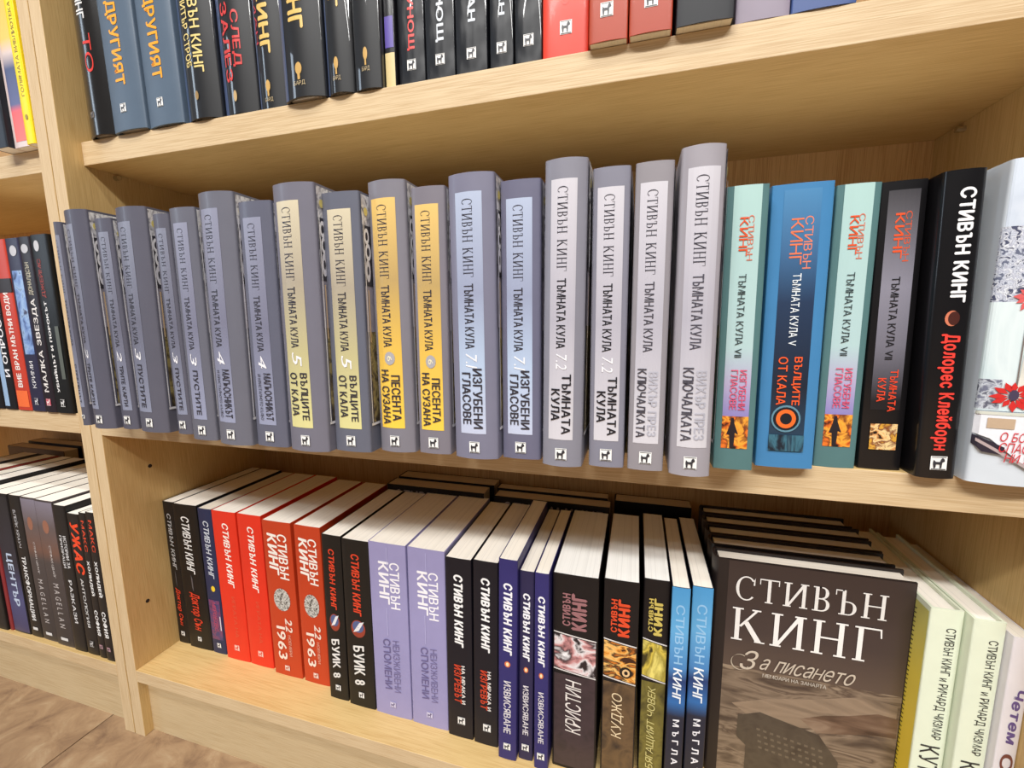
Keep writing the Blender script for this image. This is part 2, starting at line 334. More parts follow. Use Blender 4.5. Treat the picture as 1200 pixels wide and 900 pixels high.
# ------------------------------------------------------------------ books
class Book:
    """local frame: spine faces -y, base centre of the spine at the origin, z up"""
    def __init__(s, name, x0, x1, Y, z, h, D, lean, label, group, rz=0, hard=False, bulge=None, r=None, cov=None, pages=(250, 245, 234), board=None, cat='book'):
        s.w = x1 - x0; s.h = h; s.D = D; s.hard = hard
        s.bulge = bulge if bulge is not None else (0.0035 if hard else 0.0006)
        s.r = r if r is not None else (0.0016 if hard else 0.0009)
        s.n = 0
        lift = abs(math.sin(lean)) * s.w / 2
        s.root = empty(name, ((x0 + x1) / 2, Y, z + lift + 0.0001), label, cat, group, rz, lean)
        th = 0.0022 if hard else 0.0007; ins = 0.003 if hard else 0.0004; w2 = s.w / 2
        us = [-w2 + s.r * (1 - math.cos(a)) for a in (0, .5, 1.0, 1.57)] + [-w2 + s.r + (s.w - 2 * s.r) * k / 8 for k in range(1, 8)]
        us += [-u for u in reversed(us[:4])]; s.us = us
        out = [(-w2, D)] + [(u, s.sy(u)) for u in us] + [(w2, D)]
        def inn(p):
            x, y = p
            return (max(-w2 + th, min(w2 - th, x)), y if y == D else max(y, 0) + th)
        v, f = [], []; n = len(out)
        for (x, y) in out:
            a, b = inn((x, y)); v += [(x, y, 0), (x, y, h), (a, b, 0), (a, b, h)]
        for i in range(n - 1):
            k, j = 4 * i, 4 * i + 4
            f += [(k, j, j + 1, k + 1), (k + 2, k + 3, j + 3, j + 2), (k + 1, j + 1, j + 3, k + 3), (k, k + 2, j + 2, j)]
        f += [(0, 1, 3, 2), (4 * n - 4, 4 * n - 2, 4 * n - 1, 4 * n - 3)]
        me = mesh(v, f, True); me.set_sharp_from_angle(angle=math.radians(38)); link('cover', me, cov, s.root)
        yb = s.bulge + th + 0.0006
        link('page_block', box(-w2 + th + .0001, w2 - th - .0001, yb, D - (ins if hard else 0.0003), ins, h - ins), paper(pages), s.root)
    def sy(s, u):
        w2 = s.w / 2; y = s.bulge * (u / w2) ** 2; e = abs(u) - (w2 - s.r)
        if e > 0: y += s.r - math.sqrt(max(0, s.r ** 2 - e * e))
        return y
    def pt(s, face, a, t, off):
        z = s.h * (1 - t)
        if face == 'spine':
            u = max(-s.w / 2, min(s.w / 2, (a - 0.5) * s.w)); return (u, s.lin_y(u) - off, z)
        y0 = s.bulge + s.r
        y = y0 + a * (s.D - y0)
        return (s.w / 2 + off, y, z) if face == 'right' else (-s.w / 2 - off, y, z)
    def lin_y(s, u):
        U = s.us
        for a, b in zip(U, U[1:]):
            if u <= b: k = (u - a) / max(1e-9, b - a); return s.sy(a) * (1 - k) + s.sy(b) * k
        return s.sy(U[-1])
    def off(s):
        s.n += 1; return 0.00012 + 0.00010 * s.n
    def patch(s, m, s0, s1, t0, t1, name='cover_panel', face='spine', nx=8, slant=0.0):
        o = s.off(); v, f = [], []
        A = [s0] + ([x for x in (u / s.w + .5 for u in s.us) if s0 + 1e-4 < x < s1 - 1e-4] if face == 'spine' else []) + [s1]; nx = len(A) - 1
        for i, a in enumerate(A):
            d = slant * ((a - s0) / (s1 - s0) - 0.5)
            v += [s.pt(face, a, t0 + d, o), s.pt(face, a, t1 + d, o)]
        for i in range(nx): f.append((2 * i, 2 * i + 1, 2 * i + 3, 2 * i + 2))
        return link(name, mesh(v, f), m, s.root)
    def shape(s, vf, m, s0, s1, t0, t1, d='flat', name='lettering', face='spine'):
        o = s.off(); vv, f = vf; v = []; vv = [q if len(q) == 3 else (q[0], q[1], 0) for q in vv]
        if face == 'spine' and s.bulge > 0.001:
            import bmesh
            bm = bmesh.new(); bv = [bm.verts.new(q) for q in vv]
            for q in f:
                try: bm.faces.new([bv[i] for i in q])
                except ValueError: pass
            for u in s.us[3:-3]:
                x = u / s.w + .5; k = (x - s0) / (s1 - s0)
                if d == 'up': k = 1 - k
                if 0.01 < k < 0.99:
                    bmesh.ops.bisect_plane(bm, geom=bm.verts[:] + bm.edges[:] + bm.faces[:], plane_co=(k, 0, 0) if d == 'flat' else (0, k, 0), plane_no=(1, 0, 0) if d == 'flat' else (0, 1, 0))
            bm.verts.index_update(); vv = [tuple(w_.co) for w_ in bm.verts]; f = [tuple(w_.index for w_ in q.verts) for q in bm.faces]; bm.free()
        for a, b, l in vv:
            if d == 'down': p, q = s0 + b * (s1 - s0), t0 + a * (t1 - t0)
            elif d == 'up': p, q = s1 - b * (s1 - s0), t1 - a * (t1 - t0)
            else: p, q = s0 + a * (s1 - s0), t1 - b * (t1 - t0)
            v.append(s.pt(face, p, q, o + l * 1.2e-5))
        return link(name, mesh(v, f), m, s.root)
    def text(s, t, c, s0, s1, t0, t1, d='down', bold=0.0, shear=0.0, ser=False, face='spine', name='title_lettering'):
        return s.shape(serif(t) if ser else sans(t, bold, shear), ink(c) if len(c) == 3 else ink(c[:3], 0.3, 0.7), s0, s1, t0, t1, d, name, face)
    def emblem(s, sc=0.5, tc=0.955, size=0.0075, bg=(238, 238, 236), fg=(50, 50, 56), turn=False):
        ds = size / s.w / 2; dt = size * 1.05 / s.h / 2; o = s.off()
        v = [s.pt('spine', a, b, o) for a, b in ((sc - ds, tc - dt), (sc + ds, tc - dt), (sc + ds, tc + dt), (sc - ds, tc + dt))]
        f = [(0, 1, 2, 3)]
        g = [((.5 + (y - .5)), (.5 - (x - .5))) for x, y in GOAT] if turn else GOAT
        v += [s.pt('spine', sc - ds + 2 * ds * x, tc + dt - 2 * dt * y, o + .0001) for x, y in g]; f.append(tuple(range(4, 4 + len(g))))
        for a, b, c, d in ((.06, .94, .03, .09), (.06, .94, .91, .95)):
            k = len(v); v += [s.pt('spine', sc - ds + 2 * ds * x, tc + dt - 2 * dt * y, o + .0001) for x, y in ((a, c), (b, c), (b, d), (a, d))]; f.append((k, k + 1, k + 2, k + 3))
        me = mesh(v, f); ob = link('publisher_emblem', me, [ink(bg), ink(fg)], s.root)
        for i, p in enumerate(me.polygons): p.material_index = 0 if i == 0 else 1
        return ob

TB = {
'M1':(0.0643,0.0751,-0.0431,0.2143,-0.0025),'M2':(0.0903,0.1224,-0.0498,0.2221,-0.0037),'M3':(0.1267,0.1497,-0.0439,0.2127,-0.0073),
'M4':(0.1574,0.1969,-0.0488,0.2191,0.0131),'M5':(0.2075,0.2273,-0.0455,0.2106,-0.0039),'M6':(0.2438,0.2734,-0.0581,0.2099,0.0056),
'M7':(0.2826,0.3202,-0.0651,0.2172,0.0154),'M8':(0.3229,0.3569,-0.0602,0.2078,0.0110),'M9':(0.3619,0.4014,-0.0645,0.2172,0.0085),
'M10':(0.4022,0.4370,-0.0549,0.2097,0.0060),'M11':(0.4398,0.4730,-0.0467,0.2178,-0.0010),'M12':(0.4758,0.5045,-0.0429,0.2108,0.0048),
'M13':(0.5097,0.5462,-0.0473,0.2159,-0.0019),'M14':(0.5477,0.5788,-0.0381,0.2104,0.0013),'M15':(0.5821,0.6119,-0.0490,0.2177,0.0084),
'M16':(0.6166,0.6421,-0.0412,0.2115,-0.0009),'M17':(0.6449,0.6697,-0.0416,0.2119,-0.0002),'M18':(0.6736,0.7003,-0.0469,0.2172,-0.0020),
'M19':(0.7056,0.7315,-0.0233,0.1965,-0.0053),'M20':(0.7366,0.7738,-0.0102,0.1983,-0.0078),'M21':(0.7775,0.8035,-0.0001,0.1976,-0.0036),
'M22':(0.8065,0.8324,0.0027,0.1978,-0.0150),'M23':(0.8353,0.8576,-0.0098,0.1984,-0.0218),'M24':(0.8615,0.9100,-0.0140,0.2014,0.0066),
'L1':(0.0206,0.0410,0.0563,0.2148,0.0),'L2':(0.0445,0.0868,0.0540,0.2151,-0.0098),'L3':(0.0877,0.1116,0.0541,0.2132,-0.0028),
'L4':(0.1158,0.1558,0.0516,0.2146,-0.0062),'L5':(0.1569,0.1953,0.0516,0.2152,0.0019),'L6':(0.2014,0.2451,0.0480,0.2135,-0.0004),
'L7':(0.2491,0.2874,0.0474,0.2136,0.0085),'L8':(0.2978,0.3242,0.0355,0.2139,0.0166),'L9':(0.3273,0.3630,0.0337,0.2133,0.0130),
'L10':(0.3647,0.4115,0.0332,0.2152,0.0055),'L11':(0.4132,0.4577,0.0324,0.2158,0.0095),'L12':(0.4593,0.4885,0.0297,0.2126,0.0112),
'L13':(0.4902,0.5175,0.0289,0.2144,0.0150),'L14':(0.5209,0.5403,0.0200,0.2255,0.0154),'L15':(0.5416,0.5568,0.0247,0.2134,0.0127),
'L16':(0.5597,0.5740,0.0196,0.2168,0.0053),'L17':(0.5772,0.6214,0.0279,0.2148,0.0000),'L18':(0.6259,0.6585,0.0309,0.2148,0.0000),
'L19':(0.6624,0.6861,0.0411,0.2148,0.0000),'L20':(0.6871,0.7030,0.0344,0.2148,0.0000),'L21':(0.7052,0.7231,0.0403,0.2148,0.0000),
'R1':(0.8862,0.9085,0.0460,0.2228,0.0000),'R2':(0.9095,0.9300,0.0380,0.2228,0.0000),'R3':(0.9312,0.9445,0.0330,0.2160,0.0000),
'T1':(0.0388,0.0797,0.0133,0.2150,-.022),'T2':(0.0801,0.1298,0.0141,0.2150,-.022),'T3':(0.1310,0.1804,0.0166,0.2150,-.020),
'T4':(0.1830,0.2292,0.0165,0.2150,-.018),'T5':(0.2302,0.2740,0.0198,0.2150,-.015),'T6':(0.2750,0.3100,0.0209,0.2150,-.012),
'T7':(0.3140,0.3606,0.0120,0.2150,-.008),'T8':(0.3612,0.3909,0.0150,0.2150,-.004),'T9':(0.3915,0.4199,0.0170,0.2150,0.0000),
'T10':(0.4203,0.4309,0.0246,0.2150,0.0000),'T11':(0.4323,0.4586,0.0270,0.2150,0.0000),'T12':(0.4596,0.4876,0.0270,0.2150,0.0000),
'T13':(0.4886,0.5177,0.0270,0.2150,0.0000),'T14':(0.5201,0.5412,0.0270,0.2150,0.0000),'T15':(0.5433,0.5665,0.0240,0.2150,0.0000),
'T16':(0.5676,0.6047,0.0212,0.2150,0.0000),'T17':(0.6061,0.6352,0.0120,0.2150,0.0000),'T18':(0.6362,0.6670,0.0110,0.2150,0.0000),
'T19':(0.6695,0.7084,0.0110,0.2150,0.0000),'T20':(0.7106,0.7457,0.0200,0.2150,0.0000),'T21':(0.7464,0.7854,0.0191,0.2150,0.0000),
'S1':(-0.1960,-0.1590,-0.002,0.215,0),'S2':(-0.1575,-0.1320,-0.002,0.215,0),'S3':(-0.1305,-0.1030,-0.002,0.215,0),
'S4':(-0.1020,-0.0765,-0.002,0.215,0),'S5':(-0.0750,-0.0535,-0.003,0.215,0),'S6':(-0.0528,-0.0222,-0.003,0.216,0),
'N1':(-0.2913,-0.2563,0.0031,0.2150,0.0000),'N2':(-0.2552,-0.2475,0.0056,0.2150,0.0000),'N3':(-0.2466,-0.2090,0.0064,0.2200,0.0000),
'N4':(-0.2081,-0.1820,0.0069,0.2200,0.0000),'N5':(-0.1812,-0.1488,0.0069,0.2200,0.0000),'N6':(-0.1477,-0.1104,0.0056,0.2200,0.0000),
'N7':(-0.1094,-0.0840,0.0046,0.2170,0.0000),'N8':(-0.0828,-0.0581,0.0048,0.2080,0.0000),'N9':(-0.0569,-0.0433,0.0040,0.2120,0.0000),
'N10':(-0.0415,-0.0254,0.0030,0.2150,0.0000),
'U1':(-0.105,-0.080,0.004,0.215,-.02),'U2':(-0.079,-0.0505,0.0098,0.215,-.02),'U3':(-0.0495,-0.0345,0.0063,0.215,-.02),
}
GROUPS = {'M': ('middle', ZM1, 0.15), 'L': ('lower', ZB1, 0.148), 'R': ('lower', ZB1, 0.148), 'T': ('top', ZT1, 0.15),
          'S': ('left middle', ZM1, 0.15), 'N': ('left lower', ZB1, 0.145), 'U': ('left top', ZT1, 0.15)}
GN = {'M': 'books in the middle row', 'L': 'books in the lower row', 'R': 'books in the lower row', 'T': 'books on the top shelf',
      'S': 'books on the left case middle shelf', 'N': 'books on the left case lower shelf', 'U': 'books on the left case top shelf'}
def bk(k, label, cov, hard=False, **kw):
    x0, x1, Y, h, lean = TB[k]; _, z, D = GROUPS[k[0]]
    if k[0] == 'M' and k not in ('M19', 'M20', 'M21', 'M22', 'M23', 'M24'): D = 0.155
    return Book('hardcover_book' if hard else 'paperback_book', x0, x1, Y, z, h, D, lean, label, GN[k[0]], hard=hard, cov=cov, **kw)

# ---- middle row: the grey set
AUTH = 'СТИВЪН КИНГ'
def grey(k, label, cg, pan, title, num, ps=(0.18, 0.78), sub=None, tcol=(52, 50, 60), circ=False, big=True):
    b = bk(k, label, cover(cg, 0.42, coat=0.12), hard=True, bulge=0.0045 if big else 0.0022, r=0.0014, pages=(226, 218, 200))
    pt0, pt1 = (0.062, 0.905)
    b.patch(grad(pan, b.h), ps[0], ps[1], pt0, pt1, 'title_panel')
    wd = ps[1] - ps[0]; q = lambda f: ps[0] + wd * f
    b.text(AUTH, (50, 48, 60), q(.26), q(.66), .085, .345, ser=True, name='author_lettering')
    b.text('ТЪМНАТА КУЛА', tcol, q(.28), q(.64), .368, .595, bold=0.02, name='series_lettering')
    if num:
        if circ: b.shape(disc2(18), ink((170, 168, 172), 0.3), q(.3), q(.74), .612, .662, name='volume_emblem'); b.text(num, (236, 226, 190), q(.42), q(.62), .627, .648)
        else: b.text(num, (235, 235, 240), q(.28), q(.72), .612, .665, bold=0.0, shear=0.2, name='volume_lettering')
    if len(title) == 1: b.text(title[0], tcol, q(.34 if not sub else .5), q(.7 if not sub else .9), .685, .885, bold=0.02)
    else:
        (a, t0, t1), (c, u0, u1) = title
        b.text(a, tcol if title[0][0] != 'ВИХЪР ПРЕЗ' else (176, 176, 188), q(.54), q(.9), t0, t1, bold=0.025); b.text(c, tcol, q(.1), q(.46), u0, u1, bold=0.025)
    if sub: b.text(sub, tcol, q(.16), q(.34), .69, .885, name='subtitle_lettering')
    b.emblem(0.5, 0.955, min(0.0085, b.w * 0.4))
    # jacket artwork on the front board, next to the joint
    b.patch(pic(((96, 96, 106), (178, 178, 184), (232, 232, 234), (120, 116, 122)), 240, (1, 1, .6)), 0.0, 0.98, 0.01, 0.30, 'cover_artwork', 'right', 1)
    b.patch(pic(((132, 130, 144), (150, 146, 158), (120, 116, 128)), 60), 0.0, 0.98, 0.30, 0.52, 'cover_artwork', 'right', 1)
    b.patch(pic(((60, 52, 40), (150, 136, 86), (96, 84, 58), (40, 36, 34)), 170, (1, 1, .7)), 0.02, 0.98, 0.52, 0.88, 'cover_artwork', 'right', 1)
    b.patch(ink((226, 226, 230)), 0.0, 0.98, 0.882, 0.892, 'cover_rule', 'right', 1)
    b.patch(ink((58, 56, 62)), 0.0, 0.09, 0.12, 0.345, 'cover_ornament', 'right', 1)
    b.shape(disc2(16, 0.24), ink((240, 240, 244)), 0.008, 0.05, .13, .19, name='cover_ornament', face='right')
    b.shape(disc2(16, 0.24), ink((236, 236, 240)), 0.012, 0.06, .185, .25, name='cover_ornament', face='right')
    b.shape(disc2(16, 0.3), ink((214, 214, 222)), 0.008, 0.05, .245, .33, name='cover_ornament', face='right')
    b.shape(disc2(12), ink((222, 206, 120)), 0.012, 0.045, .055, .085, name='cover_ornament', face='right')
    b.patch(ink((206, 178, 140)), 0.018, 0.026, .36, .56, 'cover_rule', 'right', 1)
    b.patch(ink((232, 232, 238)), 0.0, 0.006, .10, .88, 'cover_rule', 'right', 1)
    return b
GL = ((0, (132, 136, 154)), (.5, (104, 105, 122)), (.6, (110, 112, 130)), (1, (140, 146, 168)))
GL2 = ((0, (142, 145, 166)), (.5, (118, 119, 140)), (1, (152, 158, 184)))
g_dim = (86, 86, 100)  # cover greys step darker leftward: light falloff along the row put into colour
grey('M1', 'thin slate grey book, leftmost of the middle row beside the upright', g_dim, GL, ['СТРЕЛЕЦЪТ'], None, (.15, .8), big=False)
grey('M2', 'slate grey hardcover, second from the left in the middle row, tall', g_dim, GL, ['ТРИТЕ КАРТИ'], '2', (.12, .55))
grey('M3', 'short slate grey book third from the left, between two taller ones', g_dim, GL, ['ТРИТЕ КАРТИ'], '2', (.3, .85), big=False)
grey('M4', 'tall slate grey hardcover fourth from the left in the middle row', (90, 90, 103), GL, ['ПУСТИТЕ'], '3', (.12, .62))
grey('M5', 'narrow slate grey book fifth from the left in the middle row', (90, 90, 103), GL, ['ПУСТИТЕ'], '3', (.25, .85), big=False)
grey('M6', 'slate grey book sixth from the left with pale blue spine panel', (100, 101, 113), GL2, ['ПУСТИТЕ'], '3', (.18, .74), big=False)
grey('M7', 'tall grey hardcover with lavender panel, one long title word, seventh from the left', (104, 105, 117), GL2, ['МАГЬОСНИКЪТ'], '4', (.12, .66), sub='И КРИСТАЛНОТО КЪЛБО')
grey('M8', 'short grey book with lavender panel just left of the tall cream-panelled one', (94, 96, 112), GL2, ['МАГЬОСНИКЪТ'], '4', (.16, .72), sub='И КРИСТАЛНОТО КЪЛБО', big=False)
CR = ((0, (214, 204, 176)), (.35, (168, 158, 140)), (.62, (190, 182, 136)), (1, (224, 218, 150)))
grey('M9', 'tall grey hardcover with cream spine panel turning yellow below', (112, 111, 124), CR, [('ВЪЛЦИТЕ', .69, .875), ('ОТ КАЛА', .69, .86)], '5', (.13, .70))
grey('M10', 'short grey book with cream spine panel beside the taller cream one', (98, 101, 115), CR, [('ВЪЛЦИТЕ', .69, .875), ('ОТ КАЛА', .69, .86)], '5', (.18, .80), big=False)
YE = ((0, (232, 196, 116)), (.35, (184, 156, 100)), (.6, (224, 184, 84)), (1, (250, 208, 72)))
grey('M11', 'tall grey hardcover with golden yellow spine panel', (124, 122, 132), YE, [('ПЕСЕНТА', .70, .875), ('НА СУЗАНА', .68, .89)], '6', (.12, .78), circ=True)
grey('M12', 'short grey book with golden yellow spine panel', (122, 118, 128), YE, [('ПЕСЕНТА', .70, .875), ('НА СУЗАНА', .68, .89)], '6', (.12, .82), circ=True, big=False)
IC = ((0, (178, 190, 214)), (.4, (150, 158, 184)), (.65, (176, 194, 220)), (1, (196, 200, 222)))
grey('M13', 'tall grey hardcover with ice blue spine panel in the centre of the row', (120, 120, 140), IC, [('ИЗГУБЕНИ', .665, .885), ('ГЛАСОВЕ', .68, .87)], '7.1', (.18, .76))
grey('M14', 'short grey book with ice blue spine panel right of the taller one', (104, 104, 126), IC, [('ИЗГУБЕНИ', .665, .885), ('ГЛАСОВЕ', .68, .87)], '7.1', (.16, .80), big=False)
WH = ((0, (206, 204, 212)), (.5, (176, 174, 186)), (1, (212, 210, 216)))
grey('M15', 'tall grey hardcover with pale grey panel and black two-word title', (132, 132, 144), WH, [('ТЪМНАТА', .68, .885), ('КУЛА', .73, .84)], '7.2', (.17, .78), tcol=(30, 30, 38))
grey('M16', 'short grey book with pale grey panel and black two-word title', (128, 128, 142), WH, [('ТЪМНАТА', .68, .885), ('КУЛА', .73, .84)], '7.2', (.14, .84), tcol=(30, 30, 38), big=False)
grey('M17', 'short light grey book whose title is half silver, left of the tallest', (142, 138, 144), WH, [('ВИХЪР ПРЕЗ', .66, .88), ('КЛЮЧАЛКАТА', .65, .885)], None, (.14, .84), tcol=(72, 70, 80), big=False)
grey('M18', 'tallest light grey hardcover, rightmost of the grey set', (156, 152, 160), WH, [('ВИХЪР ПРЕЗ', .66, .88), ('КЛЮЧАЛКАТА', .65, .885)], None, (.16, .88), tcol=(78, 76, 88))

# ---- middle row: right end
def teal(k, label):
    b = bk(k, label, cover((82, 118, 120), 0.4), bulge=0.0012)
    b.patch(grad(((0, (172, 206, 202)), (.55, (176, 204, 206)), (.68, (176, 168, 200)), (.8, (140, 130, 190))), b.h), .17, .83, 0.0, .80, 'spine_panel_or_sheen')
    b.patch(pic(((30, 20, 24), (200, 90, 30), (250, 170, 60), (110, 50, 30), (238, 120, 40)), 90, lo=.35, hi=.65), .17, .83, .80, .92, 'spine_picture')
    b.shape(([(.4, 0), (.62, 0), (.66, .5), (.85, .45), (.62, .8), (.56, 1), (.42, 1), (.36, .75), (.2, .45), (.36, .42)], [tuple(range(10))]), ink((34, 28, 36)), .2, .66, .805, .918, name='figure_print')
    b.text('СТИВЪН', (214, 120, 96), .54, .68, .10, .25, name='author_lettering'); b.text('КИНГ', (222, 84, 40), .34, .54, .105, .235, bold=0.01, name='author_lettering')
    b.text('ТЪМНАТА КУЛА VII', (44, 58, 64), .38, .56, .295, .585)
    b.text('ИЗГУБЕНИ', (222, 88, 120), .54, .72, .63, .775, bold=.01); b.text('ГЛАСОВЕ', (222, 88, 120), .32, .50, .63, .775, bold=.01)
    return b
teal('M19', 'teal paperback with mint spine panel directly right of the tallest grey hardcover')
b = bk('M20', 'wide sky blue paperback with navy panel and orange eye', cover((66, 128, 178), 0.4), bulge=0.0015)
b.patch(grad(((0, (74, 136, 184)), (.22, (60, 104, 148)), (.4, (34, 54, 84)), (.7, (24, 34, 50)), (1, (40, 72, 98))), b.h), .2, .8, .02, .93, 'spine_panel_or_sheen')
b.text('СТИВЪН', (224, 130, 104), .56, .70, .11, .285, name='author_lettering'); b.text('КИНГ', (226, 120, 84), .34, .54, .115, .27, bold=0.0, name='author_lettering')
b.text('ТЪМНАТА КУЛА V', (232, 240, 246), .42, .56, .30, .55, bold=.01)
b.text('ВЪЛЦИТЕ', (238, 92, 44), .52, .68, .59, .765, bold=.02); b.text('ОТ КАЛА', (238, 92, 44), .28, .44, .59, .765, bold=.02)
b.shape(disc2(24), ink((96, 140, 160)), .22, .72, .765, .865, name='eye_print')
b.shape(disc2(24), ink((18, 26, 36)), .25, .69, .772, .858, name='eye_print')
b.shape(disc2(24, 0.2), ink((240, 108, 40)), .30, .64, .78, .85, name='eye_print')
b.patch(pic(((20, 34, 48), (60, 110, 130), (24, 50, 70), (110, 160, 176)), 90, (1, 1, .4), lo=.4, hi=.62), .2, .8, .875, .935, 'spine_picture')
teal('M21', 'teal paperback with mint spine panel right of the wide sky blue one')
b = bk('M22', 'black paperback with grey spine panel and small golden picture', cover((26, 24, 28), 0.32, bump=.1, coat=.3), bulge=0.0012)
b.patch(grad(((0, (46, 44, 48)), (.1, (84, 82, 88)), (.35, (134, 132, 146)), (.55, (112, 110, 122)), (.75, (26, 24, 28))), b.h), .16, .84, .03, .78, 'spine_panel_or_sheen')
b.text('СТИВЪН', (206, 84, 50), .56, .70, .10, .265, name='author_lettering'); b.text('КИНГ', (226, 84, 40), .34, .54, .105, .255, bold=.015, name='author_lettering')
b.text('ТЪМНАТА КУЛА VII', (26, 26, 32), .38, .56, .315, .60, bold=.01)
b.text('ТЪМНАТА', (226, 72, 44), .54, .72, .635, .785, bold=.02); b.text('КУЛА', (226, 72, 44), .28, .46, .665, .75, bold=.02)
b.patch(pic(((26, 16, 14), (214, 150, 90), (240, 210, 150), (120, 60, 40), (214, 160, 60)), 110, lo=.38, hi=.62), .2, .82, .83, .925, 'spine_picture')
b = bk('M23', 'glossy black paperback with white author name and red gothic title', cover((24, 22, 26), 0.28, bump=.12, coat=.4), bulge=0.0022, r=.0025)
b.text(AUTH, (240, 240, 242), .36, .74, .055, .41, bold=.045, name='author_lettering')
b.shape(disc2(22), ink((206, 120, 90)), .3, .62, .435, .485, name='eclipse_print'); b.shape(disc2(22), ink((70, 30, 24)), .37, .64, .438, .482, name='eclipse_print')
b.text('Долорес Клейборн', (232, 64, 54), .24, .72, .51, .90, bold=.045); b.emblem(.5, .945, .009)
b = bk('M24', 'white illustrated book with red flowers at the right end of the middle row', cover((206, 214, 222), 0.3, bump=.05, coat=.3), bulge=0.004, r=.002)
b.patch(pic(((214, 224, 236), (198, 208, 222), (226, 232, 240)), 20), .02, .98, .0, .20, 'spine_picture')
b.patch(pic(((100, 106, 128), (206, 212, 224), (160, 164, 182), (228, 232, 238), (76, 80, 104)), 330, lo=.38, hi=.62), .0, .98, .195, .42, 'spine_picture')
b.patch(pic(((196, 214, 218), (218, 230, 232), (184, 202, 208)), 40, (1, 1, .2)), .0, .98, .42, .76, 'spine_picture')
b.patch(pic(((110, 114, 134), (200, 206, 214), (90, 92, 108)), 240, lo=.38, hi=.62), .0, .2, .66, .755, 'spine_picture')
b.shape(([(0, .3), (.2, .9), (.6, 1), (1, .8), (1, 0), (.3, 0)], [(0, 1, 2, 3, 4, 5)]), pic(((232, 222, 150), (240, 234, 190)), 80), .32, .98, .47, .57, name='hat_print')
b.patch(pic(((88, 92, 124), (130, 130, 160), (214, 206, 190)), 160), .50, .98, .56, .71, 'spine_picture')
b.shape(([(0, 0), (.3, .1), (.5, .6), (.45, 1), (.1, .8)], [(0, 1, 2, 3, 4)]), pic(((226, 224, 214), (200, 200, 190)), 60), .33, .6, .52, .73, name='sleeve_print')
b.patch(ink((120, 110, 104)), .32, .335, .42, .70, 'outline_print')
for a0, a1, t0, t1, cc in ((.16, .50, .355, .455, (214, 96, 96)), (.06, .56, .655, .765, (206, 44, 42)), (.56, .92, .67, .76, (206, 52, 44)), (.48, .86, .26, .37, (220, 110, 106)), (.35, .7, .405, .445, (222, 84, 76))):
    b.shape(star2(12), ink(cc), a0, a1, t0, t1, name='flower_print')
b.shape(disc2(10), ink((70, 60, 84)), .26, .36, .69, .725, name='flower_centre_print')
b.shape(([(0, 1), (1, 1), (1, .0), (.62, .16), (.15, .62), (0, .68)], [tuple(range(6))]), ink((230, 232, 238)), .0, .98, .765, .985, name='apron_print')
b.shape(([(0, 1), (1, .42), (1, 0), (.3, .1), (0, .5)], [(0, 1, 2, 3, 4)]), ink((44, 38, 52)), .0, .30, .84, .90, name='dark_cloth_print')  # dark cloth shape printed at the lower left
b.shape(([(0, 1), (.0, .9), (.97, .0), (1, .08)], [(0, 1, 2, 3)]), ink((178, 160, 160)), .02, .66, .85, .955, name='hem_print')
b.patch(ink((206, 208, 196)), .0, .98, .762, .772, 'belt_print'); b.patch(ink((190, 166, 140)), .10, .36, .782, .815, 'pocket_print')
b.text('О БОЖЕ', (206, 50, 60), .24, .66, .825, .855, d='flat', shear=.2); b.text('СПАСИ', (206, 50, 60), .24, .62, .858, .89, d='flat', shear=.2)
b.text('НИ !', (206, 50, 60), .30, .52, .893, .922, d='flat', shear=.2)
b.text('ТЯЛОТО', (36, 34, 50), .62, .82, .22, .42, bold=.02); b.text('СЛУЧАЙ', (90, 96, 130), .60, .8, .5, .70)

# ---- lower row
def two(b, c, s0, s1, t0, t1, m=.55, bold=.03, d='down', c2=None, sh=.0):
    """author name on two lines: the larger second word beside the smaller first"""
    x = s0 + (s1 - s0) * m
    b.text('СТИВЪН', c2 or c, x + .02, s1, t0, t1, bold=bold * .6, shear=sh, name='author_lettering'); b.text('КИНГ', c, s0, x, t0, t1 - (t1 - t0) * .08, bold=bold, shear=sh, name='author_lettering')
for k, la, c in (('L1', 'matte black paperback with red script title, leftmost of the lower row', (170, 170, 172)), ('L2', 'wider black paperback with red script title, second in the lower row', (226, 226, 226))):
    b = bk(k, la, cover((30, 26, 28), .45)); b.text(AUTH, c, .32, .66, .08, .47, shear=.2, bold=.02, name='author_lettering')
    b.patch(ink((90, 88, 92)), .45, .5, .49, .58, 'scratch_print', nx=2, slant=.03)
    b.text('Доктор Сън', (212, 60, 36), .26, .72, .60, .87, bold=.03, shear=.25); b.emblem(.5, .93, .0065)
b = bk('L3', 'navy blue paperback with small yellow disc, third in the lower row', cover((36, 44, 78), .4), pages=(236, 228, 212))
b.text(AUTH, (206, 214, 226), .34, .74, .08, .47, shear=.2, bold=.02, name='author_lettering'); b.shape(disc2(16), ink((236, 202, 50)), .42, .70, .52, .56, name='badge_print')
b.patch(pic(((44, 48, 90), (120, 60, 100), (70, 60, 110), (52, 56, 96)), 120), .1, .9, .62, .9, 'spine_picture'); b.text('МЕРЦЕДЕС', (178, 70, 100), .3, .62, .63, .84, shear=.2, bold=.02)
b.patch(ink((220, 220, 230)), .8, .86, .73, .83, 'small_print', nx=2); b.emblem(.55, .94, .0065)
for k, la in (('L4', 'bright red paperback, left one of the two plain red spines'), ('L5', 'bright red paperback, right one of the two plain red spines')):
    b = bk(k, la, cover((222, 50, 28), .38)); b.text(AUTH, (246, 240, 232), .42, .68, .075, .50, shear=.2, bold=.03, name='author_lettering')
    b.text('ИГРАТА НА', (214, 84, 58), .50, .64, .56, .84, name='title_lettering'); b.emblem(.5, .915, .008, bg=(240, 200, 190), fg=(214, 60, 40))
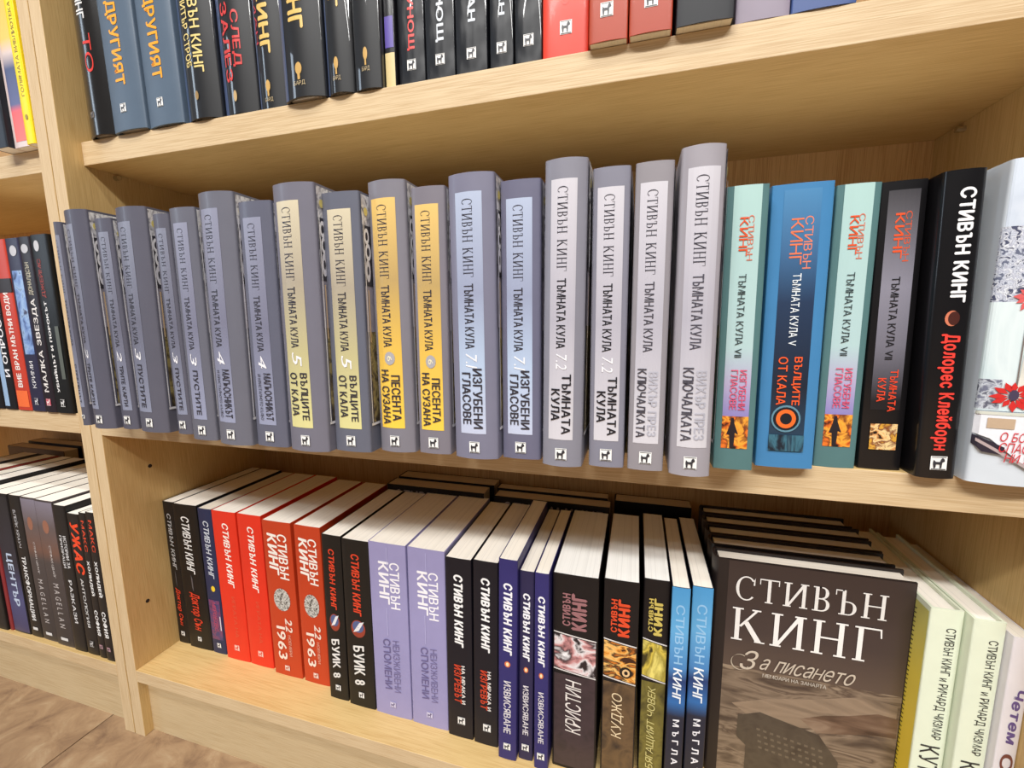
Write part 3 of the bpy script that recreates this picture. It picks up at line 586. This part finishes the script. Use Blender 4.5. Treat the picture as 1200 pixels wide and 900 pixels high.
for k, la in (('L6', 'rust red paperback with grey globe and the year 1963, left of the pair'), ('L7', 'rust red paperback with grey globe and the year 1963, right of the pair')):
    b = bk(k, la, cover((190, 62, 28), .4)); two(b, (244, 238, 230), .16, .84, .075, .36, .5, .04, sh=.1)
    b.shape(disc2(24), pic(((70, 66, 64), (170, 168, 162), (214, 212, 206), (110, 104, 98)), 300, lo=.38, hi=.62), .22, .80, .42, .565, name='globe_print')
    b.text('22', (236, 214, 200), .56, .80, .61, .70, bold=.03, shear=.2); b.text('НОЕМВРИ', (220, 170, 150), .62, .72, .72, .86); b.text('1963', (240, 222, 208), .22, .54, .67, .89, bold=.02); b.emblem(.5, .945, .007, bg=(236, 220, 210), fg=(180, 70, 40))
for k, la in (('L8', 'black paperback with orange author name and car grille, narrower left one'), ('L9', 'black paperback with orange author name and car grille, wider right one')):
    b = bk(k, la, cover((36, 32, 30), .42)); b.text(AUTH, (222, 66, 36), .34, .64, .08, .44, bold=.035, shear=.1, name='author_lettering')
    b.shape(disc2(20), ink((150, 60, 44)), .22, .76, .465, .57, name='grille_print'); b.shape(disc2(20), ink((84, 96, 140)), .28, .70, .47, .54, name='grille_print')
    b.shape(([(0, .2), (.5, .35), (1, 1), (.6, .9)], [(0, 1, 2, 3)]), ink((226, 226, 230)), .3, .72, .47, .56, name='grille_print')
    b.text('БУИК 8', (226, 224, 220), .26, .68, .615, .865, bold=.035, shear=-.2); b.emblem(.5, .925, .007)
for k, la in (('L10', 'lavender paperback with white author name, left of the pair'), ('L11', 'lavender paperback with white author name, right of the pair')):
    b = bk(k, la, cover((152, 147, 190), .42)); two(b, (244, 242, 248), .26, .82, .10 if k == 'L10' else .12, .36 if k == 'L10' else .38, .5, .03)
    b.patch(ink((180, 176, 216)), .50, .515, .02, .12, 'lightning_print', nx=1); b.patch(ink((184, 180, 220)), .44, .455, .36, .52, 'lightning_print', nx=1)
    b.text('НЕИЗЖИВЕНИ', (112, 104, 148), .56, .74, .54, .85, shear=-.1); b.text('СПОМЕНИ', (104, 96, 142), .30, .50, .54, .84, shear=-.1, bold=.015); b.emblem(.5, .93, .007, bg=(206, 202, 230), fg=(96, 90, 130))
for k, la in (('L12', 'near-black paperback with white name and red title, left of the pair'), ('L13', 'near-black paperback with white name and red title, right of the pair')):
    b = bk(k, la, cover((30, 28, 44), .42)); b.text(AUTH, (240, 240, 240), .32, .68, .085, .48, bold=.06, shear=.15, name='author_lettering')
    b.text('ИЗГРЕВЪТ', (196, 62, 34), .28, .58, .58, .80, bold=.04, shear=.1); b.text('НА МРАКА И', (226, 222, 218), .58, .72, .58, .80, bold=.03); b.emblem(.55, .90, .0085)
for k, la in (('L14', 'tall blue-violet thin paperback with tiny flame'), ('L15', 'shorter dark violet thin paperback with tiny flame, between the two bluer ones'), ('L16', 'narrow blue-violet paperback with tiny flame beside the big face-print spine')):
    b = bk(k, la, cover((48, 44, 104) if k != 'L15' else (42, 38, 74), .42)); b.text(AUTH, (236, 236, 242), .26, .74, .11, .46, bold=.06, shear=.15, name='author_lettering')
    b.shape(disc2(12), ink((220, 120, 70)), .34, .66, .49, .52, name='flame_print'); b.shape(disc2(12), ink((250, 226, 180)), .42, .58, .495, .514, name='flame_print')
    b.text('ИЗВИСЯВАНЕ', (214, 210, 214), .3, .7, .59, .86, bold=.02); b.emblem(.5, .93, .0075)
def eye(k, la, ac, pics, title, t0, t1, tc, low):
    b = bk(k, la, cover((32, 26, 30), .42), pages=(250, 251, 248)); 
    b.patch(low, .04, .96, .50, .985, 'spine_picture'); b.patch(pics, .04, .96, .305, .48, 'spine_picture', slant=.02)
    b.patch(ink((220, 216, 214)), .03, .97, .295, .301, 'rule_print', nx=6, slant=.02); b.patch(ink((220, 216, 214)), .03, .97, .482, .488, 'rule_print', nx=6, slant=.02)
    b.text('СТИВЪН', ac, .22, .40, .09, .25, d='up', bold=.045, name='author_lettering'); b.text('КИНГ', ac, .42, .76, .085, .265, d='up', bold=.07, name='author_lettering')
    b.text(title, tc, .30, .66, t0, t1, d='up', bold=-.0, shear=.2)
    return b
b = eye('L17', 'widest black paperback with pink-white face print between two white rules', (150, 104, 108), pic(((38, 28, 34), (228, 222, 224), (200, 140, 140), (60, 44, 50), (240, 238, 240)), 34, (1, 1, 1.6), lo=.36, hi=.62), 'КРИСТИН', .52, .80, (226, 220, 216), pic(((50, 38, 44), (60, 46, 52), (44, 34, 40)), 60))
b = eye('L18', 'black paperback with orange tiger-like eye print between two white rules', (220, 74, 38), pic(((60, 30, 16), (226, 150, 60), (240, 190, 110), (40, 24, 18), (206, 120, 40)), 55, (1, 1, 2.2), lo=.34, hi=.64), 'КУДЖО', .55, .78, (226, 206, 170), pic(((50, 38, 32), (104, 80, 54), (46, 36, 30)), 40))
b.shape(disc2(18), ink((26, 18, 16)), .5, .86, .41, .465, name='eye_print'); b.shape(disc2(14, .25), ink((226, 190, 140)), .58, .80, .42, .458, name='eye_print')
b = eye('L19', 'black paperback with olive yellow figure print between two white rules', (206, 186, 96), pic(((60, 54, 24), (220, 196, 80), (160, 144, 60), (236, 220, 120)), 60, (1, 1, .5), lo=.36, hi=.62), 'БЯГАЩИЯТ ЧОВЕК', .52, .95, (206, 196, 130), pic(((60, 54, 26), (120, 110, 50), (54, 48, 24)), 50))
for k, la in (('L20', 'sky blue to black narrow paperback, left of the two beside the brown cover'), ('L21', 'sky blue to black narrow paperback touching the brown face-out book')):
    b = bk(k, la, cover((34, 38, 58), .4)); b.patch(grad(((0, (72, 150, 206)), (.2, (96, 168, 218)), (.38, (70, 130, 190)), (.44, (30, 56, 110)), (.55, (44, 104, 170)), (.62, (30, 34, 54)), (1, (28, 30, 46))), b.h), .0, 1.0, .0, 1.0, 'spine_panel_or_sheen')
    b.text('СТИВЪН', (150, 196, 232), .26, .74, .08, .36, bold=.01, name='author_lettering'); b.text('КИНГ', (232, 238, 244), .26, .74, .38, .55, bold=.02, shear=.1, name='author_lettering'); b.text('М Ъ Г Л А Т А', (232, 232, 238), .36, .72, .63, .96, bold=.03, shear=-.1)

# ---- pale spines right of the brown stack, leaning out of the frame
def pale(k, la):
    b = bk(k, la, cover((222, 230, 208), .45), hard=True, bulge=.001, r=.001)
    b.text('СТИВЪН КИНГ и РИЧАРД ЧИЗМАР', (56, 56, 52), .44, .80, .07, .53, bold=.008, name='author_lettering'); b.text('КУТИЯТА НА', (48, 48, 46), .22, .82, .56, .95, bold=.01)
    return b
b = pale('R1', 'pale mint hardcover with yellow striped side, right behind the brown cover')
b.patch(grad(((0, (206, 204, 120)), (.3, (250, 226, 90)), (1, (252, 216, 40))), b.h), .0, .97, .02, .98, 'cover_artwork', 'left', 1)
v, f = [], []
for i in range(44):
    t = .05 + i * .019; o = b.off() if i == 0 else o
    k = len(v); v += [b.pt('left', .10, t, o), b.pt('left', .10, t + .005, o), b.pt('left', .34, t + .030, o), b.pt('left', .34, t + .025, o)]; f.append((k, k + 1, k + 2, k + 3))
link('stripe_print', mesh(v, f), ink((60, 54, 40)), b.root)
pale('R2', 'pale mint hardcover, second of the two matching pale spines')
b = bk('R3', 'off-white paperback with purple lettering against the right panel', cover((226, 222, 226), .45), pages=(230, 224, 212))
b.text('Четем', (104, 84, 140), .35, .85, .20, .42, bold=.04, shear=.1); b.text('СТИВЪН', (120, 70, 60), .25, .85, .46, .9, bold=.03)

# ---- brown face-out stack
def faceout(name, x0, x1, Y, th, z, h, la, cov, group, pages=(232, 226, 214), hard=True, ry=0.0):
    """front board faces the aisle, spine to the left"""
    b = Book(name, 0, th, 0, z, h, x1 - x0, 0, la, group, rz=-math.pi / 2, hard=hard, cov=cov, pages=pages, bulge=.003 if hard else .0006)
    b.root.location = (x0, Y + th / 2, z + .0001); return b
BR = cover((62, 50, 48), .4)
ys = (0.0650, 0.0925, 0.1170, 0.1430, 0.1690)
labs = ('brown face-out hardcover with large white serif author name', 'second brown hardcover in the face-out stack, just behind the front one', 'middle brown hardcover of the face-out stack of five',
        'fourth brown hardcover back in the face-out stack', 'rearmost brown hardcover of the face-out stack')
for i, y in enumerate(ys):
    x0 = 0.7262 + (0, .0, .0005, .001, .001)[i]; x1 = 0.8855 - (0, .003, .002, .002, .006)[i]
    b = faceout('hardcover_book', x0, x1, y, .0225, ZB1, .2325, labs[i], BR, 'brown face-out hardcovers')
    if i == 0:
        h = b.h
        b.patch(grad(((0, (58, 46, 44)), (.3, (66, 54, 52)), (.5, (92, 76, 66)), (.75, (118, 100, 84)), (1, (96, 80, 66))), h), .055, .995, .003, .997, 'cover_artwork', 'right', 1)
        b.patch(pic(((72, 58, 50), (104, 88, 74), (134, 116, 98), (84, 68, 58), (150, 132, 112)), 30, (1, .55, 2.4), lo=.34, hi=.68, dist=.9), .055, .995, .47, .997, 'cover_artwork', 'right', 1)
        for a0, a1, t0, t1, cc in ((.12, .98, .50, .72, 0), (.5, .99, .56, .70, 1)):
            b.shape(([(0, .35), (.25, .6), (.5, .75), (.8, 1), (1, .95), (1, .35), (.75, .3), (.5, .15), (.2, 0)], [tuple(range(9))]),
                    pic(((104, 88, 74), (146, 126, 106), (124, 106, 88)) if cc == 0 else ((66, 48, 38), (108, 84, 68), (150, 128, 108)), 26, (1, .6, 2.6)), a0, a1, t0, t1, name='hand_print', face='right')
        b.shape(([(0, .9), (.22, 1), (.8, .86), (1, .55), (1, .0), (.1, .0), (.1, .5), (.0, .6)], [tuple(range(8))]), pic(((66, 56, 48), (78, 68, 58), (60, 50, 44)), 50), .16, .72, .66, 1.0, name='typewriter_print', face='right')
        v, f = [], []; o = b.off()
        for r in range(4):
            for c in range(10):
                a = .27 + c * .038 + r * .006; t = .735 + r * .028 + c * .004; k = len(v)
                v += [b.pt('right', a, t, o), b.pt('right', a + .02, t + .002, o), b.pt('right', a + .02, t + .012, o), b.pt('right', a, t + .010, o)]; f.append((k, k + 1, k + 2, k + 3))
        link('key_print', mesh(v, f), ink((104, 92, 78)), b.root)
        b.text('СТИВЪН', (238, 236, 234), .10, .875, .062, .168, d='flat', ser=True, face='right', name='author_lettering')
        b.text('КИНГ', (240, 238, 236), .09, .865, .200, .350, d='flat', ser=True, face='right', name='author_lettering')
        b.text('З', (204, 192, 176), .15, .25, .385, .475, d='flat', shear=.35, face='right'); b.text('а писането', (198, 186, 170), .26, .76, .41, .462, d='flat', shear=.55, face='right')
        sw = [(.5 + .5 * math.cos(a), .5 + .5 * math.sin(a)) for a in [math.radians(60 + 12 * i) for i in range(24)]]
        b.shape(quadstrip(sw, [(.012 + .03 * (i % 24) / 24, .02) for i in range(24)]), ink((190, 178, 160)), .10, .20, .41, .48, name='flourish_print', face='right')
        b.text('МЕМОАРИ НА ЗАНАЯТА', (206, 198, 186), .28, .62, .478, .494, d='flat', face='right', name='subtitle_lettering')
# ---- second row standing face-out behind the lower row
blk = cover((26, 20, 20), .45)
for i, (x0, x1, y, th, h, la) in enumerate((
    (.300, .452, .178, .026, .2225, 'dark face-out book behind the lavender spines, lying in shadow'), (.303, .458, .2055, .026, .2245, 'rear dark face-out book behind the lavender spines'),
    (.466, .622, .178, .022, .2215, 'dark face-out book behind the narrow violet spines'), (.463, .618, .2015, .018, .2235, 'thin rear face-out book behind the narrow violet spines'),
    (.626, .722, .206, .024, .2205, 'dark face-out book behind the eye-print spines, under the middle shelf'))):
    b = faceout('paperback_book', x0, x1, y, th, ZB1, h, la, blk, 'hidden back row of the lower shelf', pages=(206, 190, 164), hard=False)
    if i in (0, 2): b.text(AUTH, (150, 140, 140), .08, .95, .03, .12, d='flat', bold=.05, face='right', name='author_lettering')

# ---- top shelf
GB = cover((24, 24, 30), .45, bump=.35, coat=1.0)
b = bk('T1', 'black glossy book with white name and red letters, leftmost on the top shelf', cover((48, 46, 46), .2, bump=.4, coat=.5), hard=True, bulge=.006)
b.text(AUTH, (226, 226, 226), .34, .62, .0, .45, bold=.02, name='author_lettering'); b.text('ТО', (214, 54, 44), .44, .70, .52, .70, bold=.0); b.emblem(.4, .9, .006, bg=(120, 110, 100))
for k, la in (('T2', 'slate blue hardcover with orange title, left of the matching pair'), ('T3', 'slate blue hardcover with orange title, right of the matching pair')):
    b = bk(k, la, cover((84, 100, 118), .42), hard=True, bulge=.003); b.text(AUTH, (230, 232, 236), .3, .6, .02, .36, bold=.03, name='author_lettering')
    b.text('ДРУГИЯТ', (246, 166, 30), .28, .62, .40, .79, bold=.03); b.emblem(.46, .895, .0085)
b = bk('T4', 'glossy black book with pale gold names in two columns', GB, hard=True, bulge=.007); b.patch(cover((70, 88, 124), .4, bump=.35, coat=1.0), .0, .16, .0, 1.0, 'spine_panel_or_sheen')  # blue strip at left is a reflection painted onto the black spine
b.text('СТИВЪН КИНГ', (226, 204, 130), .50, .74, .35, .80, bold=.02, name='author_lettering'); b.text('ПИТЪР СТРОБ', (226, 204, 130), .26, .44, .46, .77, bold=.02, name='author_lettering'); b.shape(disc2(14), ink((150, 120, 70)), .44, .54, .88, .92, name='skull_print')
b = bk('T5', 'glossy black book with painted blue sheen, red letters in two columns', GB, hard=True, bulge=.007); b.patch(cover((74, 90, 128), .4, bump=.35, coat=1.0), .0, .2, .0, 1.0, 'spine_panel_or_sheen')  # blue left strip: painted sheen, the spine itself is black
b.text('СЛЕД', (206, 58, 56), .52, .74, .56, .80, bold=.02); b.text('ЗАЛЕЗ', (206, 58, 56), .26, .48, .52, .86, bold=.02); b.text(AUTH, (130, 196, 214), .4, .8, .0, .46, bold=.02, name='author_lettering'); b.shape(disc2(14), ink((190, 160, 110)), .44, .54, .9, .95, name='skull_print')
for k, la, t1, sk in (('T6', 'glossy black book with gold name, first of four gold-lettered spines', .77, .88), ('T7', 'wide glossy black gold-lettered book jutting over the shelf edge', .73, .86), ('T8', 'narrow glossy black gold-lettered book with skull mark', .67, .86), ('T9', 'glossy black gold-lettered book, fourth of the four gold spines', .66, .84)):
    b = bk(k, la, GB, hard=True, bulge=.006 if k != 'T9' else .003)
    if k != 'T9': b.patch(cover((70, 84, 116), .4, bump=.35, coat=1.0), .0, .14, .0, 1.0, 'spine_panel_or_sheen')  # bluish left edge: reflected light put into the colour
    b.text(AUTH, (222, 186, 104), .30, .66, .0, t1, bold=.04, name='author_lettering'); 
    if k == 'T6': b.text('ТАЛИСМАН', (190, 60, 70), .14, .26, .2, .72)
    b.shape(disc2(14), ink((200, 160, 90)), .40, .56, sk, sk + .05, name='skull_print'); b.patch(ink((200, 160, 90)), .45, .51, sk + .04, sk + .07, 'skull_print', nx=1); b.text('БАРД', (190, 170, 130), .34, .62, sk + .075, sk + .095, d='flat', name='publisher_lettering')
b = bk('T10', 'very thin dark book with a cream foot between gold and red titles', cover((28, 26, 34), .3, coat=.4)); b.patch(ink((90, 74, 160)), .1, .9, .72, .84, 'spine_panel_or_sheen', nx=2); b.patch(ink((214, 194, 140)), .05, .95, .86, 1, 'spine_panel_or_sheen', nx=2)
for k, la, c, tt, t0, t1 in (('T11', 'black paperback with bright red title on the top shelf', (222, 66, 62), 'ПОЛУНОЩ', .50, .86), ('T12', 'black paperback with white title, right of the red-titled one', (206, 212, 220), 'ПОЛУНОЩ', .45, .85),
                            ('T13', 'black paperback with white title, left of three alike', (206, 214, 224), 'ПРОДАН', .50, .80), ('T14', 'black paperback with white title, middle of three alike', (206, 214, 224), 'ПРОДАН', .50, .80), ('T15', 'black paperback with white title, right of three alike, beside the red spine', (206, 214, 224), 'ПРОДАН', .42, .76)):
    b = bk(k, la, cover((26, 30, 40), .42, bump=.6, coat=1.0), pages=(232, 232, 232), bulge=.002); b.text(tt, c, .38, .66, t0, t1, bold=.03); b.text(AUTH, c, .4, .66, .02, t0 - .05, bold=.02, name='author_lettering'); b.emblem(.52, .915, .0085)
b = bk('T16', 'vivid red glossy paperback on the top shelf', cover((214, 58, 36), .35, bump=.35, coat=.5), bulge=.002); b.text('СО', (206, 60, 40), .42, .58, .73, .83, bold=.02); b.text(AUTH, (240, 236, 230), .4, .66, .05, .6, bold=.03, name='author_lettering'); b.emblem(.52, .905, .0095)
b = bk('T17', 'brick red paperback with yellow letter, overhanging the shelf', cover((168, 62, 34), .4, bump=.1, coat=.12), bulge=.0015, pages=(220, 206, 176)); b.text('Е', (246, 190, 50), .3, .62, .76, .81, bold=.03); b.text(AUTH, (240, 226, 200), .4, .66, .05, .6, bold=.03, name='author_lettering'); b.emblem(.46, .90, .0095)
b = bk('T18', 'brick red paperback without yellow letter, right of the overhanging pair', cover((166, 60, 32), .4, bump=.1, coat=.12), bulge=.0015, pages=(220, 206, 176)); b.text(AUTH, (240, 226, 200), .4, .66, .05, .6, bold=.03, name='author_lettering'); b.emblem(.5, .90, .0095)
b = bk('T19', 'wide black paperback near the right end of the top shelf', cover((30, 32, 42), .5, bump=.1), bulge=.0015, pages=(220, 206, 176)); b.text(AUTH, (226, 226, 226), .4, .66, .05, .6, bold=.03, name='author_lettering'); b.emblem(.5, .90, .0095)
b = bk('T20', 'mauve grey paperback near the right end of the top shelf', cover((140, 130, 146), .4), bulge=.0015); b.text(AUTH, (60, 56, 70), .4, .66, .05, .6, bold=.03, name='author_lettering'); b.emblem(.5, .89, .0095)
b = bk('T21', 'denim blue paperback at the right end of the top shelf', cover((64, 86, 140), .4), bulge=.0015); b.text(AUTH, (226, 226, 226), .4, .66, .05, .6, bold=.03, name='author_lettering')
# ---- left bookcase, top shelf
b = bk('U1', 'dark blue sliver of a book at the left photo edge, top shelf', cover((34, 42, 56), .4)); b.text('НОЩ', (200, 200, 206), .4, .7, .3, .6)
b = bk('U2', 'pink, blue and orange paperback left of the yellow spine', cover((216, 200, 200), .35)); b.patch(grad(((0, (246, 180, 60)), (.45, (250, 196, 90)), (.52, (214, 196, 190)), (.60, (70, 80, 120)), (.78, (90, 96, 140)), (.82, (236, 96, 100)), (1, (240, 120, 110))), b.h), .2, .96, .0, .97, 'spine_panel_or_sheen')
b = bk('U3', 'bright yellow thin paperback against the bookcase upright', cover((248, 218, 30), .35)); b.text('ГОЛЯМАТА БИБЛИОТЕКА', (120, 106, 40), .4, .72, .3, .76, d='up'); b.shape(disc2(12), ink((150, 130, 50)), .4, .7, .85, .88, name='badge_print')
# ---- left bookcase, middle shelf
b = bk('S1', 'black paperback cut by the left photo edge, middle shelf', cover((28, 26, 30), .35)); b.patch(ink((150, 190, 214)), .3, .6, .5, 1, 'spine_panel_or_sheen', slant=.1)
b = bk('S2', 'black paperback with pale blue streak on the left case', cover((30, 28, 34), .35)); b.patch(ink((150, 180, 214)), .1, .5, .35, .98, 'spine_panel_or_sheen', slant=.0); b.text('И ОПРОСТИ', (236, 236, 240), .55, .9, .35, .8, d='up', bold=.02); b.patch(ink((222, 90, 60)), .0, 1, .0, .25, 'spine_panel_or_sheen')
b = bk('S3', 'orange-red paperback on the left case middle shelf', cover((190, 62, 44), .35)); b.text('ВИЕ ВРАН МЪТНИ ВОДИ', (240, 236, 232), .34, .74, .30, .86, d='up', bold=.03); b.patch(ink((236, 110, 56)), .1, .9, .88, .98, 'spine_panel_or_sheen'); b.patch(ink((40, 30, 30)), .0, 1, .22, .30, 'spine_panel_or_sheen')
b = bk('S4', 'dark paperback with blue smoky picture on the left case', cover((44, 42, 66), .35)); b.patch(pic(((50, 60, 100), (110, 140, 196), (150, 180, 220), (60, 60, 90)), 70), .2, .9, .18, .66, 'spine_picture'); b.text('КРИМИ', (226, 226, 230), .4, .66, .70, .86, d='up'); b.shape(disc2(14), ink((190, 190, 196)), .3, .8, .04, .1, name='badge_print'); b.emblem(.5, .94, .0085, bg=(50, 46, 60), fg=(210, 210, 216))
b = bk('S5', 'plum black narrow paperback with white title on the left case', cover((54, 42, 52), .35)); b.text('МАЛКА ЗВЕЗДА', (232, 228, 226), .3, .75, .34, .88, d='up', bold=.02); b.text('ДОНАЛДСЪН', (214, 206, 180), .3, .7, .14, .32, d='up'); b.shape(disc2(14), ink((190, 190, 196)), .2, .8, .04, .09, name='badge_print'); b.emblem(.5, .94, .0085, bg=(190, 80, 100), fg=(240, 220, 220))
b = bk('S6', 'black paperback with white title nearest the upright, left case', cover((32, 32, 32), .35)); b.text('УБИЙЦЪТ И ПОРОКЪТ', (240, 240, 240), .24, .46, .36, .88, d='up', bold=.035); b.text('ДЖЕЙМС', (170, 60, 50), .2, .5, .13, .34, d='up'); b.shape(disc2(14), ink((196, 196, 200)), .2, .52, .03, .09, name='badge_print'); b.emblem(.5, .94, .0095, bg=(44, 44, 44), fg=(220, 220, 220)); b.patch(ink((90, 96, 90)), .7, .9, .5, .8, 'spine_panel_or_sheen')
# ---- left bookcase, lower shelf
b = bk('N1', 'black paperback at the left photo edge, lower shelf', cover((28, 26, 28), .35)); b.text('НОЩНИ', (220, 220, 224), .4, .7, .2, .5)
b = bk('N2', 'very thin dark red book on the left case lower shelf', cover((130, 40, 44), .4), pages=(120, 34, 28)); b.text('КРЪВ', (220, 200, 200), .3, .7, .3, .5)
b = bk('N3', 'dark paperback fading to violet with pale blue letters, left case', cover((30, 28, 34), .35)); b.patch(grad(((0, (28, 26, 30)), (.5, (34, 34, 50)), (.75, (70, 74, 120)), (1, (60, 56, 96))), b.h), .04, .96, .02, .99, 'spine_panel_or_sheen'); b.text('ЦЕНТЪР', (190, 206, 230), .3, .7, .42, .8, bold=.03)
b = bk('N4', 'black paperback with one long white title word, left case', cover((26, 24, 26), .35)); b.text('ТРАНСФОРМАЦИИ', (232, 232, 232), .28, .7, .42, .88, bold=.03); b.text('БЛЕЙК КРАУЧ', (200, 200, 204), .3, .6, .10, .36); b.patch(ink((220, 220, 220)), .3, .7, .93, .95, 'small_print', nx=2)
for k, la in (('N5', 'grey-brown paperback with spaced white letters, left of the pair'), ('N6', 'grey-brown paperback with spaced white letters, right of the pair')):
    b = bk(k, la, cover((70, 62, 64), .35)); b.patch(grad(((0, (130, 124, 140)), (.18, (96, 84, 84)), (.35, (110, 78, 66)), (.42, (70, 62, 62)), (1, (46, 42, 44))), b.h), .03, .97, .01, .99, 'spine_panel_or_sheen'); b.shape(disc2(14), ink((150, 100, 80)), .3, .65, .13, .22, name='portrait_print'); b.text('M A G E L L A N', (196, 190, 188), .36, .66, .56, .87); b.text('СТЕФАН ЦВАЙГ', (206, 200, 198), .45, .62, .3, .52); b.patch(ink((220, 220, 220)), .3, .7, .94, .96, 'small_print', nx=2)
b = bk('N7', 'black paperback with two columns of white text, left case', cover((28, 26, 28), .35)); b.text('ИСТОРИИ ЗА', (214, 214, 216), .55, .78, .2, .42, bold=.02); b.text('ПРИЗРАЦИ', (214, 214, 216), .22, .46, .2, .42, bold=.02); b.text('РАЗКАЗИ', (214, 214, 216), .45, .7, .5, .8, bold=.02)
b = bk('N8', 'black paperback with a jagged orange-red word, left case', cover((26, 24, 26), .35)); b.text('УЖАС', (236, 70, 30), .2, .85, .06, .42, bold=.05, shear=.2); b.text('АНТОЛОГИЯ', (220, 220, 220), .4, .62, .45, .8, bold=.01); b.emblem(.5, .92, .009, bg=(40, 40, 42), fg=(200, 200, 200))
for k, la in (('N9', 'thin black book with orange and white letters, left of the last two'), ('N10', 'thin black book with orange and white letters, touching the upright')):
    b = bk(k, la, cover((30, 26, 28), .35)); b.text('МАКС', (214, 70, 40), .3, .7, .05, .26, bold=.02); b.text('ХОЛИДЕЙ', (236, 236, 236), .25, .75, .32, .56, bold=.04); b.text('СОФИЯ', (236, 236, 236), .25, .75, .66, .84, bold=.04); b.emblem(.5, .92, .006, bg=(190, 150, 160))
dk = cover((70, 30, 26), .4)
for i, (x0, x1, y, th, h, la) in enumerate(((-.56, -.392, .170, .022, .2215, 'dark red face-out book deep behind the left lower row'), (-.55, -.39, .1965, .024, .2245, 'dark face-out book in shadow, rearmost behind the left lower row'))):
    faceout('paperback_book', x0, x1, y, th, ZB1, h, la, dk if i == 0 else blk, 'hidden back row of the left lower shelf', pages=(206, 190, 164), hard=False)
# the left lower row goes on past the photo edge: only the page tops show
for i, (wd, c, pg, la) in enumerate(((.034, (34, 32, 36), (250, 246, 238), 'white-paged paperback whose top only shows, next to the cut-off spines'), (.028, (60, 90, 84), (244, 240, 228), 'paperback with green edge line, only its page top showing at left'),
        (.013, (150, 44, 34), (136, 38, 30), 'thin book with solid red-brown top edge among white page tops'), (.034, (26, 22, 24), (236, 226, 206), 'cream-paged paperback just beyond the red-brown top edge'), (.016, (22, 20, 22), (30, 26, 26), 'thin book with black top edge at the left photo border'), (.040, (24, 22, 24), (224, 212, 190), 'farthest cream page top of the left lower row'))):
    if i == 0: xe = -.2925
    TB['N%d' % (20 + i)] = (xe - wd, xe, .004, .2215, 0); xe -= wd + .0012
    bk('N%d' % (20 + i), la, cover(c, .4), pages=pg)
